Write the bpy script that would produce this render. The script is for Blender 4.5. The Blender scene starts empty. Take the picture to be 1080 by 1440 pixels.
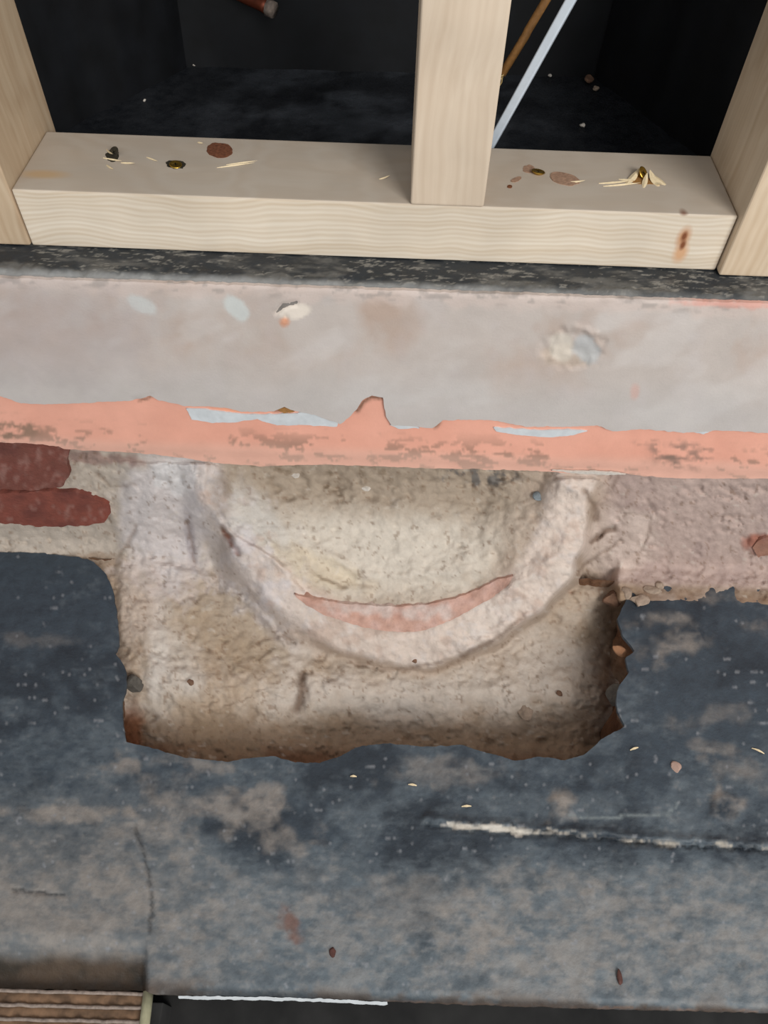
import bpy, bmesh, math, random
import numpy as np
from mathutils import Vector, Matrix
from mathutils.geometry import delaunay_2d_cdt

# ------------------------------------------------------------------ camera, world, lights
scene = bpy.context.scene
COL = scene.collection
F = 1081.0
CAM = np.array([0.0, 0.0, 0.725])
def rotx(a): return np.array([[1,0,0],[0,math.cos(a),-math.sin(a)],[0,math.sin(a),math.cos(a)]])
def rotz(a): return np.array([[math.cos(a),-math.sin(a),0],[math.sin(a),math.cos(a),0],[0,0,1]])
RM = rotx(math.radians(90-52.5)) @ rotz(math.radians(2.1))
cam = bpy.data.cameras.new('camera')
cam.lens = F/1440*36.0
cam.sensor_width = 36.0
cam.sensor_fit = 'AUTO'
cam.clip_start = 0.01
camo = bpy.data.objects.new('camera', cam)
COL.objects.link(camo)
camo.matrix_world = Matrix([list(RM[i])+[float(CAM[i])] for i in range(3)]+[[0,0,0,1]])
scene.camera = camo

W = bpy.data.worlds.new('world'); scene.world = W
W.use_nodes = True
bg = W.node_tree.nodes['Background']
bg.inputs['Color'].default_value = (0.93, 0.965, 1.0, 1)
bg.inputs['Strength'].default_value = 0.62

def area(name, loc, target, size, power, col):
    L = bpy.data.lights.new(name, 'AREA'); L.shape = 'RECTANGLE'
    L.size, L.size_y = size; L.energy = power; L.color = col
    o = bpy.data.objects.new(name, L); COL.objects.link(o)
    o.location = loc
    o.rotation_euler = (Vector(target)-Vector(loc)).to_track_quat('-Z', 'Y').to_euler()
    return o
area('window_daylight', (1.15, -1.5, 1.75), (0.05, 0.45, 0.15), (1.1, 1.3), 52, (1.0, 0.98, 0.95))

scene.view_settings.view_transform = 'Standard'
scene.view_settings.look = 'None'
scene.view_settings.exposure = 0.09
scene.view_settings.gamma = 1.0
scene.view_settings.use_curve_mapping = False

# ------------------------------------------------------------------ maths helpers
def rays(px, py):
    px = np.asarray(px, float); py = np.asarray(py, float)
    v = np.stack([(px-540)/F, -(py-720)/F, -np.ones_like(px+py)], -1)
    return v @ RM.T
def t_z(z): return lambda px, py: (z-CAM[2])/rays(px, py)[..., 2]
def t_y(y): return lambda px, py: (y-CAM[1])/rays(px, py)[..., 1]
def on(tf, px, py):
    px = np.asarray(px, float); py = np.asarray(py, float)
    return CAM + rays(px, py)*np.asarray(tf(px, py))[..., None]
def Z(px, py, z): return Vector(on(t_z(z), px, py))
def Y(px, py, y): return Vector(on(t_y(y), px, py))

rs = np.random.RandomState(7)
LAT = rs.rand(256, 256)
def vn(x, y):
    xi = np.floor(x).astype(int); yi = np.floor(y).astype(int)
    fx = x-xi; fy = y-yi
    fx = fx*fx*fx*(fx*(fx*6-15)+10); fy = fy*fy*fy*(fy*(fy*6-15)+10)
    g = lambda a, b: LAT[a & 255, b & 255]
    return (g(xi,yi)*(1-fx)+g(xi+1,yi)*fx)*(1-fy)+(g(xi,yi+1)*(1-fx)+g(xi+1,yi+1)*fx)*fy
def fbm(x, y, s, o=4, seed=0, g=0.5, ax=1.0):
    """fractal noise in -1..1, s = feature size, ax = stretch along x"""
    x = np.asarray(x, float)/(s*ax)+seed*17.3; y = np.asarray(y, float)/s+seed*9.7
    r = 0; a = 1; n = 0
    for k in range(o):
        r = r+a*(vn(x+k*31.7, y+k*13.1)*2-1); n += a; a *= g
        x, y = x*1.87+y*.6, y*1.87-x*.6
    return r/n
def ss(a, b, x):
    t = np.clip((x-a)/(b-a), 0, 1); return t*t*(3-2*t)
def blob(px, py, cx, cy, rx, ry, ang=0, soft=.5, rough=.35, seed=1, s=14):
    """irregular elliptical patch, 1 inside and 0 outside"""
    a = math.radians(ang); dx = px-cx; dy = py-cy
    u = (dx*math.cos(a)+dy*math.sin(a))/rx; v = (-dx*math.sin(a)+dy*math.cos(a))/ry
    r = np.sqrt(u*u+v*v)+rough*fbm(px, py, s, 3, seed+cx*.01)
    return ss(1+soft*.5, 1-soft*.5, r)
def segd(px, py, pts):
    """distance to a polyline"""
    d = np.full(np.shape(px), 1e9)
    for (ax, ay), (bx, by) in zip(pts[:-1], pts[1:]):
        vx, vy = bx-ax, by-ay
        t = np.clip(((px-ax)*vx+(py-ay)*vy)/(vx*vx+vy*vy), 0, 1)
        d = np.minimum(d, np.hypot(px-ax-t*vx, py-ay-t*vy))
    return d
def line(px, py, pts, w, wob=3, seed=3):
    d = segd(px+wob*fbm(px, py, 9, 3, seed), py+wob*fbm(px, py, 9, 3, seed+5), pts)
    return np.exp(-(d/w)**2)
def lin(c):
    c = np.asarray(c, float)/255.0
    return np.where(c <= 0.04045, c/12.92, ((c+0.055)/1.055)**2.4)
def mix(a, b, m):
    m = np.asarray(m)[..., None]
    return a*(1-m)+b*m
def inpoly(px, py, poly):
    r = np.zeros(px.shape, bool); n = len(poly)
    for i in range(n):
        x1, y1 = poly[i]; x2, y2 = poly[(i+1) % n]
        if y1 == y2: continue
        c = ((y1 > py) != (y2 > py)) & (px < (x2-x1)*(py-y1)/(y2-y1)+x1)
        r ^= c
    return r

# ------------------------------------------------------------------ materials
def new_mat(name):
    m = bpy.data.materials.new(name); m.use_nodes = True
    nt = m.node_tree; nt.nodes.clear()
    out = nt.nodes.new('ShaderNodeOutputMaterial'); b = nt.nodes.new('ShaderNodeBsdfPrincipled')
    nt.links.new(b.outputs[0], out.inputs[0])
    return m, nt, b
def N(nt, t, **k):
    n = nt.nodes.new(t)
    for a, v in k.items():
        if a in n.inputs: n.inputs[a].default_value = v
        else: setattr(n, a, v)
    return n
def attr_mat(name, rough=.85, mottle=.18, msize=60, bump=.3, bsize=300, spec=.3, rvar=0):
    """colour comes from the mesh's own Col attribute, mottled and given fine relief by noise"""
    m, nt, b = new_mat(name); L = nt.links.new
    at = N(nt, 'ShaderNodeAttribute', attribute_name='Col')
    tc = N(nt, 'ShaderNodeNewGeometry')
    n1 = N(nt, 'ShaderNodeTexNoise', Scale=msize, Detail=8.0, Roughness=.65)
    n2 = N(nt, 'ShaderNodeTexNoise', Scale=bsize, Detail=6.0, Roughness=.6)
    L(tc.outputs['Position'], n1.inputs['Vector']); L(tc.outputs['Position'], n2.inputs['Vector'])
    mr = N(nt, 'ShaderNodeMapRange'); mr.inputs[1].default_value = .3; mr.inputs[2].default_value = .7
    mr.inputs[3].default_value = 1-mottle; mr.inputs[4].default_value = 1+mottle
    L(n1.outputs['Fac'], mr.inputs[0])
    mx = N(nt, 'ShaderNodeVectorMath', operation='SCALE')
    L(at.outputs['Color'], mx.inputs[0]); L(mr.outputs[0], mx.inputs['Scale'])
    L(mx.outputs[0], b.inputs['Base Color'])
    bp = N(nt, 'ShaderNodeBump', Strength=bump, Distance=.002)
    L(n2.outputs['Fac'], bp.inputs['Height']); L(bp.outputs[0], b.inputs['Normal'])
    b.inputs['Roughness'].default_value = rough
    b.inputs['Specular IOR Level'].default_value = spec
    if rvar:
        m2 = N(nt, 'ShaderNodeMapRange'); m2.inputs[1].default_value = .35; m2.inputs[2].default_value = .65
        m2.inputs[3].default_value = rough-rvar; m2.inputs[4].default_value = min(1, rough+rvar)
        L(n1.outputs['Fac'], m2.inputs[0]); L(m2.outputs[0], b.inputs['Roughness'])
    return m
def plain(name, c, rough=.7, metal=0, mottle=.15, msize=120, bump=.2):
    m, nt, b = new_mat(name); L = nt.links.new
    g = N(nt, 'ShaderNodeNewGeometry')
    n = N(nt, 'ShaderNodeTexNoise', Scale=msize, Detail=6.0)
    L(g.outputs['Position'], n.inputs['Vector'])
    cr = N(nt, 'ShaderNodeValToRGB'); c0 = lin(c)
    cr.color_ramp.elements[0].position = .3; cr.color_ramp.elements[1].position = .7
    cr.color_ramp.elements[0].color = (*[float(v*(1-mottle)) for v in c0], 1)
    cr.color_ramp.elements[1].color = (*[float(min(1, v*(1+mottle))) for v in c0], 1)
    L(n.outputs['Fac'], cr.inputs[0]); L(cr.outputs[0], b.inputs['Base Color'])
    bp = N(nt, 'ShaderNodeBump', Strength=bump, Distance=.001)
    L(n.outputs['Fac'], bp.inputs['Height']); L(bp.outputs[0], b.inputs['Normal'])
    b.inputs['Roughness'].default_value = rough; b.inputs['Metallic'].default_value = metal
    return m
def wood_mat(name, axis, light=(222,206,182), dark=(196,168,132), seed=0.0, contrast=1.0, spots=(), top=None):
    m, nt, b = new_mat(name); L = nt.links.new
    g = N(nt, 'ShaderNodeTexCoord')
    mp = N(nt, 'ShaderNodeMapping'); sc = [150., 150., 150.]; sc[axis] = 3.0
    if axis == 0: sc[1] = 45.
    mp.inputs['Scale'].default_value = sc; mp.inputs['Location'].default_value = (seed, seed*2, seed*.7)
    dn = N(nt, 'ShaderNodeTexNoise', Scale=9.0, Detail=2.0)
    L(g.outputs['Object'], dn.inputs['Vector'])
    ds = N(nt, 'ShaderNodeVectorMath', operation='SCALE'); ds.inputs['Scale'].default_value = .03
    L(dn.outputs['Color'], ds.inputs[0])
    ad = N(nt, 'ShaderNodeVectorMath', operation='ADD')
    L(g.outputs['Object'], ad.inputs[0]); L(ds.outputs[0], ad.inputs[1]); L(ad.outputs[0], mp.inputs['Vector'])
    gr = N(nt, 'ShaderNodeTexNoise', Scale=1.0, Detail=4.0, Roughness=.55)
    L(mp.outputs[0], gr.inputs['Vector'])
    # growth rings: bands across the section
    mp2 = N(nt, 'ShaderNodeMapping'); s2 = [1., 1., 1.]; s2[axis] = .12
    mp2.inputs['Scale'].default_value = s2
    L(ad.outputs[0], mp2.inputs['Vector'])
    wv = N(nt, 'ShaderNodeTexWave', wave_type='BANDS', bands_direction='Z' if axis == 0 else 'X')
    wv.inputs['Scale'].default_value = 88. if axis == 0 else 60.; wv.inputs['Distortion'].default_value = 3.5
    wv.inputs['Detail'].default_value = 2.0; wv.inputs['Detail Scale'].default_value = 1.2
    L(mp2.outputs[0], wv.inputs['Vector'])
    mxf = N(nt, 'ShaderNodeMath', operation='MULTIPLY_ADD'); mxf.inputs[1].default_value = .20*contrast
    a2 = N(nt, 'ShaderNodeMath', operation='MULTIPLY'); a2.inputs[1].default_value = .75
    L(gr.outputs['Fac'], a2.inputs[0]); L(wv.outputs['Fac'], mxf.inputs[0]); L(a2.outputs[0], mxf.inputs[2])
    cr = N(nt, 'ShaderNodeValToRGB')
    cr.color_ramp.elements[0].position = .25; cr.color_ramp.elements[1].position = .78
    cr.color_ramp.elements[0].color = (*lin(light), 1); cr.color_ramp.elements[1].color = (*lin(dark), 1)
    L(mxf.outputs[0], cr.inputs[0])
    st = N(nt, 'ShaderNodeTexNoise', Scale=14.0, Detail=3.0)
    L(g.outputs['Object'], st.inputs['Vector'])
    hs = N(nt, 'ShaderNodeMapRange'); hs.inputs[1].default_value = .35; hs.inputs[2].default_value = .7
    hs.inputs[3].default_value = 1.04; hs.inputs[4].default_value = .9
    L(st.outputs['Fac'], hs.inputs[0])
    sc2 = N(nt, 'ShaderNodeVectorMath', operation='SCALE')
    L(cr.outputs[0], sc2.inputs[0]); L(hs.outputs[0], sc2.inputs['Scale'])
    last = sc2.outputs[0]
    if top:   # upward-facing side blended towards the greyer top colour
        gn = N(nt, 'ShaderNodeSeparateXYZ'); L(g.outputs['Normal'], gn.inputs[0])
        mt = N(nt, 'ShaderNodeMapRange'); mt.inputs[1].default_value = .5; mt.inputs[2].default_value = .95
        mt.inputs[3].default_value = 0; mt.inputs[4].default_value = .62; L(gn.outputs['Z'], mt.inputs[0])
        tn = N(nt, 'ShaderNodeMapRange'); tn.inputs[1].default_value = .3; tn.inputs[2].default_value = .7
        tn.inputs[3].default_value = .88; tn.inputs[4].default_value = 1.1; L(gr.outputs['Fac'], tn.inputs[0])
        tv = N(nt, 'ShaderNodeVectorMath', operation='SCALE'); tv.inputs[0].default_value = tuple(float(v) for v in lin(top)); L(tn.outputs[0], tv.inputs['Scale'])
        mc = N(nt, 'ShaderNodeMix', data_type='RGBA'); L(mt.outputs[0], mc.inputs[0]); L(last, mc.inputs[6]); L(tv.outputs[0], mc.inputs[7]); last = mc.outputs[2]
    # resin and knot stains, in the timber's own coordinates
    for (c, r, col) in spots:
        sb = N(nt, 'ShaderNodeVectorMath', operation='SUBTRACT'); sb.inputs[1].default_value = c
        L(g.outputs['Object'], sb.inputs[0])
        dv = N(nt, 'ShaderNodeVectorMath', operation='DIVIDE'); dv.inputs[1].default_value = r
        L(sb.outputs[0], dv.inputs[0])
        ln = N(nt, 'ShaderNodeVectorMath', operation='LENGTH'); L(dv.outputs[0], ln.inputs[0])
        mm = N(nt, 'ShaderNodeMapRange'); mm.inputs[1].default_value = .35; mm.inputs[2].default_value = 1.0
        mm.inputs[3].default_value = 1.0; mm.inputs[4].default_value = 0.0
        L(ln.outputs['Value'], mm.inputs[0])
        mc = N(nt, 'ShaderNodeMix', data_type='RGBA'); mc.inputs[7].default_value = (*lin(col), 1)
        L(mm.outputs[0], mc.inputs[0]); L(last, mc.inputs[6]); last = mc.outputs[2]
    L(last, b.inputs['Base Color'])
    bp = N(nt, 'ShaderNodeBump', Strength=.25, Distance=.0006)
    L(gr.outputs['Fac'], bp.inputs['Height']); L(bp.outputs[0], b.inputs['Normal'])
    b.inputs['Roughness'].default_value = .65; b.inputs['Specular IOR Level'].default_value = .3
    return m

M_plaster = attr_mat('skim_plaster', .8, .06, 25, .15, 500)
M_coral = attr_mat('coral_paint', .6, .05, 40, .12, 400)
M_mortar = attr_mat('mortar', .92, .11, 90, .38, 420)
M_bitumen = attr_mat('black_floor', .62, .16, 90, .3, 330, .45, .15)
M_brick = attr_mat('brick_face', .85, .16, 110, .5, 350)
M_earth = attr_mat('earth', .95, .3, 60, .8, 250)
M_white = plain('white_paint', (204,208,210), .5, 0, .08)
M_black = plain('black_paint', (11,13,17), .55, 0, .5, 40, .4)
M_dark = plain('dark_lower_floor', (30,29,28), .9, 0, .6, 30, .5)
M_gold = plain('yellow_passivated_screw', (176,140,60), .35, .9, .15)
M_slot = plain('screw_recess', (26,20,10), .6, .3)
M_knot = plain('knot_wood', (116,72,50), .6, 0, .35, 500, .4)
M_knot2 = plain('pale_knot_wood', (158,126,104), .7, 0, .2, 400, .4)
M_knot3 = plain('dark_knot_wood', (120,72,42), .6, 0, .3, 500, .4)
M_splinter = plain('split_wood', (226,206,168), .7, 0, .12, 300)
M_hole = plain('screw_hole_dark', (44,38,24), .9, 0, .5, 300)
M_pvc = plain('white_plastic', (206,217,228), .35, 0, .03)
M_cable = plain('tan_cord', (156,112,62), .6, 0, .2, 300)
M_strand = plain('cord_strand', (196,168,110), .6, 0, .2)
M_copper = plain('dull_copper', (120,62,42), .45, .6, .3)
M_stone = plain('rubble_stone', (150,132,116), .95, 0, .22, 200, .8)
M_stone2 = plain('brown_rubble', (112,84,66), .95, 0, .3, 200, .8)
M_stone3 = plain('dark_rubble', (84,80,74), .95, 0, .3, 200, .8)
M_pale = plain('pale_plaster_crumb', (200,192,182), .9, 0, .1, 300, .6)
M_blue = plain('blue_grey_stone', (122,130,134), .8, 0, .2, 300, .6)
M_cord = plain('mat_cord', (136,122,112), .8, 0, .3, 250, .8)
M_band = plain('mat_weave', (112,86,64), .85, 0, .5, 90, .9)
M_bind = plain('mat_binding', (150,146,118), .8, 0, .15, 200)
M_rust = plain('dark_reddish_bit', (74,42,34), .8, 0, .3, 300)

# ------------------------------------------------------------------ object helpers
def link(o, parent=None):
    COL.objects.link(o)
    if parent is not None: o.parent = parent; o.matrix_parent_inverse = parent.matrix_world.inverted()
    return o
def tag(o, label=None, cat=None, group=None, kind=None):
    if label: o['label'] = label
    if cat: o['category'] = cat
    if group: o['group'] = group
    if kind: o['kind'] = kind
    return o
def mesh_obj(name, V, Fc, mat, parent=None, col=None, smooth=True, flat_from=None):
    me = bpy.data.meshes.new(name)
    V = np.asarray(V, float)
    me.from_pydata([tuple(v) for v in V.tolist()], [], [tuple(f) for f in np.asarray(Fc).tolist()] if not isinstance(Fc, list) else Fc)
    if smooth: me.polygons.foreach_set('use_smooth', [True]*len(me.polygons))
    if col is not None:
        a = me.color_attributes.new('Col', 'FLOAT_COLOR', 'POINT')
        c4 = np.ones((len(V), 4)); c4[:, :3] = col
        a.data.foreach_set('color', c4.ravel())
    me.materials.append(mat); me.update()
    return link(bpy.data.objects.new(name, me), parent)
def empty(name, loc, label=None, cat=None, group=None):
    o = bpy.data.objects.new(name, None); o.empty_display_size = .02; o.location = loc
    COL.objects.link(o); bpy.context.view_layer.update()
    return tag(o, label, cat, group)

def resample(poly, step, jag, seed):
    P = []; n = len(poly)
    for i in range(n):
        a = np.array(poly[i], float); b = np.array(poly[(i+1) % n], float)
        k = max(1, int(np.hypot(*(b-a))/step))
        for j in range(k): P.append(a+(b-a)*j/k)
    P = np.array(P)
    if jag:
        P = P+np.stack([fbm(P[:, 0], P[:, 1], 9, 3, seed), fbm(P[:, 0], P[:, 1], 9, 3, seed+3)], -1)*jag
    return P
def patch(name, poly, surf, mat, parent=None, step=4.0, edge=3.0, jag=1.5, thick=(0, .003, 0), color=None,
          seed=1, lift=None, ybias=1.0):
    """irregular slab: outline in view angles, every point carried out along its ray to the real surface `surf`;
    closed all round by a rim of depth `thick`"""
    B = resample(poly, edge, jag, seed)
    x0, y0 = B.min(0); x1, y1 = B.max(0)
    gx, gy = np.meshgrid(np.arange(x0, x1, step), np.arange(y0, y1, step*ybias))
    gx = gx+(np.arange(gx.shape[0]) % 2)[:, None]*step*.5
    q = np.stack([gx.ravel(), gy.ravel()], -1)
    r2 = np.random.RandomState(seed); q = q+(r2.rand(*q.shape)-.5)*step*.3
    bp = [tuple(p) for p in B]
    q = q[inpoly(q[:, 0], q[:, 1], bp)]
    # keep interior points off the outline
    keep = np.ones(len(q), bool); cell = {}
    for p in B: cell.setdefault((int(p[0]//edge), int(p[1]//edge)), 1)
    ks = [(int(a//edge), int(b//edge)) for a, b in q]
    keep = np.array([k not in cell for k in ks], bool) if len(q) else np.zeros(0, bool)
    q = q[keep]
    nb = len(B)
    allp = np.concatenate([B, q]) if len(q) else B
    vs, es, fs, ov, oe, of = delaunay_2d_cdt([Vector((float(a), float(b))) for a, b in allp],
                                             [(i, (i+1) % nb) for i in range(nb)], [], 0, 1e-4)
    P = np.array([(v.x, v.y) for v in vs]); T = np.array([f[:3] for f in fs if len(f) == 3])
    cen = P[T].mean(1); T = T[inpoly(cen[:, 0], cen[:, 1], bp)]
    V = on(surf, P[:, 0], P[:, 1])
    if lift is not None:
        l = lift(P[:, 0], P[:, 1]); d = rays(P[:, 0], P[:, 1]); d = d/np.linalg.norm(d, axis=1)[:, None]
        V = V-d*l[:, None]
    nrm = np.cross(V[T[:, 1]]-V[T[:, 0]], V[T[:, 2]]-V[T[:, 0]])
    flip = (nrm*(CAM-V[T[:, 0]])).sum(1) < 0
    T[flip] = T[flip][:, ::-1]
    # rim
    ed = {}
    for t in T:
        for a, b in ((t[0], t[1]), (t[1], t[2]), (t[2], t[0])): ed[(int(a), int(b))] = 1
    bd = [e for e in ed if (e[1], e[0]) not in ed]
    col = color(P[:, 0], P[:, 1]) if color else None
    VV = [V]; CC = [col] if col is not None else None; FF = T.tolist(); n = len(V)
    if thick is not None and bd:
        ids = sorted({a for e in bd for a in e}); mp = {a: i for i, a in enumerate(ids)}
        top = V[ids]; bot = top+np.array(thick)
        VV += [top, bot]
        if CC is not None: CC += [col[ids], col[ids]]
        k = len(ids)
        for a, b in bd: FF.append([n+mp[b], n+mp[a], n+k+mp[a], n+k+mp[b]])
    o = mesh_obj(name, np.concatenate(VV), FF, mat, parent, np.concatenate(CC) if CC is not None else None)
    return o

def box_bm(bm, lo, hi, bev=.0015, seg=2):
    r = bmesh.ops.create_cube(bm, size=1.0)
    for v in r['verts']:
        v.co = Vector([lo[i]+(hi[i]-lo[i])*(v.co[i]+.5) for i in range(3)])
    if bev:
        es = {e for v in r['verts'] for e in v.link_edges}
        bmesh.ops.bevel(bm, geom=list(es), offset=bev, segments=seg, affect='EDGES', profile=.6)
def bm_obj(name, bm, mat, parent=None, smooth=False):
    me = bpy.data.meshes.new(name); bm.to_mesh(me); bm.free(); me.materials.append(mat)
    if smooth: me.polygons.foreach_set('use_smooth', [True]*len(me.polygons))
    return link(bpy.data.objects.new(name, me), parent)
def tube(path, rad, n=10, cap=True):
    """vertices and faces of a tube along path"""
    path = [Vector(p) for p in path]; V = []; Fc = []
    up = Vector((.3, .5, .8)).normalized()
    for i, p in enumerate(path):
        d = (path[min(i+1, len(path)-1)]-path[max(i-1, 0)]).normalized()
        a = d.cross(up).normalized(); b = d.cross(a)
        r = rad[i] if hasattr(rad, '__len__') else rad
        for k in range(n):
            t = 2*math.pi*k/n; V.append(p+a*math.cos(t)*r+b*math.sin(t)*r)
    for i in range(len(path)-1):
        for k in range(n):
            Fc.append([i*n+k, i*n+(k+1) % n, (i+1)*n+(k+1) % n, (i+1)*n+k])
    if cap: Fc += [list(range(n))[::-1], [(len(path)-1)*n+k for k in range(n)]]
    return [tuple(v) for v in V], Fc
def rock(name, loc, size, mat, seed, label=None, cat=None, parent=None, group=None, flat=.7):
    bm = bmesh.new(); bmesh.ops.create_icosphere(bm, subdivisions=3, radius=1.0)
    r = random.Random(seed)
    cuts = [(Vector((r.gauss(0, 1), r.gauss(0, 1), r.gauss(0, 1))).normalized(), r.uniform(.55, .85)) for _ in range(9)]
    for v in bm.verts:
        for n_, d in cuts:
            k = v.co.dot(n_)-d
            if k > 0: v.co -= n_*k
        nn = float(fbm(v.co.x*3+seed, v.co.y*3+v.co.z*2, 1.0, 3, seed))
        v.co *= 1+.05*nn
        v.co = Vector((v.co.x*size[0], v.co.y*size[1], v.co.z*size[2]))
    me = bpy.data.meshes.new(name); bm.to_mesh(me); bm.free(); me.materials.append(mat)
    o = bpy.data.objects.new(name, me); o.location = loc; o.rotation_euler = (0, 0, r.uniform(0, 6.28))
    link(o, parent); return tag(o, label, cat, group)

# ------------------------------------------------------------------ the shape of the place
YW = .478      # plaster face
YM = .492      # bare masonry face
ZL = .373      # ledge the timber stands on
def rollfix(px, py): return py-.037*(px-540)
CX, CY, RA, RB = 562., 648., 284., 290.
def rad(px, py):
    yy = rollfix(px, py)
    return np.hypot((px-CX)/RA, (yy-CY)/RB)
p1 = np.array([0, .489, .168]); p2 = np.array([0, .372, -.042])
# the sloping apron of mortar: plane through p1 and p2, parallel to x
an = np.array([0, -(p2[2]-p1[2]), (p2[1]-p1[1])]); an = an/np.linalg.norm(an)
def t_apron(px, py):
    return ((p1-CAM) @ an)/(rays(px, py) @ an)
pit_r = np.random.RandomState(21)
PITS = [(pit_r.uniform(170, 880), pit_r.uniform(655, 1050), pit_r.uniform(2.0, 5.5), pit_r.uniform(.001, .0038)) for _ in range(190)]
PITS += [(pit_r.uniform(390, 580), pit_r.uniform(655, 705), pit_r.uniform(2.5, 6), pit_r.uniform(.002, .006)) for _ in range(40)]
PITS += [(pit_r.uniform(600, 720), pit_r.uniform(658, 684), pit_r.uniform(2, 4), pit_r.uniform(.002, .005)) for _ in range(55)]
BUMPS = [(pit_r.uniform(380, 720), pit_r.uniform(660, 705), pit_r.uniform(2, 5), pit_r.uniform(.001, .004)) for _ in range(50)]
BUMPS += [(pit_r.uniform(170, 880), pit_r.uniform(700, 1050), pit_r.uniform(2, 5), pit_r.uniform(.0008, .0025)) for _ in range(110)]
def add_spots(px, py, spots, out, sgn):
    for x, y, r, h in spots:
        m = (np.abs(px-x) < 3*r*1.6) & (np.abs(py-y) < 3*r)
        if m.any():
            out[m] += sgn*h*np.exp(-(((px[m]-x)/(r*1.4))**2+((py[m]-y)/r)**2))
CRACKS = [([(832, 762), (850, 748), (862, 744)], 4, .007), ([(812, 802), (828, 790), (850, 775), (872, 758)], 2.2, .003),
          ([(878, 722), (916, 728), (908, 755), (896, 790)], 1.6, .002), ([(1000, 725), (1062, 727)], 1.4, .0018),
          ([(312, 742), (325, 762), (334, 778)], 4.5, .006), ([(262, 735), (270, 760), (274, 790)], 3, .003),
          ([(424, 950), (426, 968), (419, 996)], 7, .009), ([(820, 690), (836, 712), (838, 730)], 4, .004),
          ([(168, 778), (185, 758), (192, 740)], 3, .003), ([(135, 665), (155, 685), (190, 682)], 2.5, .0025),
          ([(650, 922), (700, 897), (735, 868)], 3.2, .004), ([(500, 935), (560, 942), (620, 932)], 2.5, .003),
          ([(850, 700), (868, 670)], 3, .002),
          ([(488, 826), (470, 820), (450, 810)], 2.2, .003), ([(360, 905), (400, 893), (415, 905)], 2, .003)]
RIDGES = [([(205, 790), (245, 800), (290, 812), (330, 838), (372, 868), (402, 905)], 5, .005),
          ([(212, 700), (210, 730), (216, 780)], 15, .006), ([(268, 665), (274, 730), (300, 800), (345, 850)], 15, .007), ([(200, 812), (204, 880), (215, 960)], 16, .003),
          ([(305, 1000), (345, 988), (372, 970)], 2, .003), ([(355, 930), (388, 915)], 2, .003),
          ([(640, 925), (700, 888), (742, 862)], 7, .004), ([(380, 765), (395, 795), (430, 812), (480, 828), (560, 826)], 7, .004),
          ([(690, 845), (760, 800), (800, 760)], 10, .004), ([(728, 662), (790, 682), (835, 700)], 7, .004),
          ([(120, 690), (150, 700), (165, 740)], 6, .003)]
def z_bed(px, py):
    yy = rollfix(px, py)
    z = -.008-.016*ss(830, 930, yy)-.046*ss(250, 800, px)*(.25+.75*ss(815, 900, yy))-.030*ss(960, 1040, yy)-.020*ss(800, 870, px)*ss(820, 850, yy)
    z = z+(.0+.001-z)*ss(856, 872, px+5*fbm(px, py, 20, 2, 6))*ss(846, 828, yy)
    return z
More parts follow.
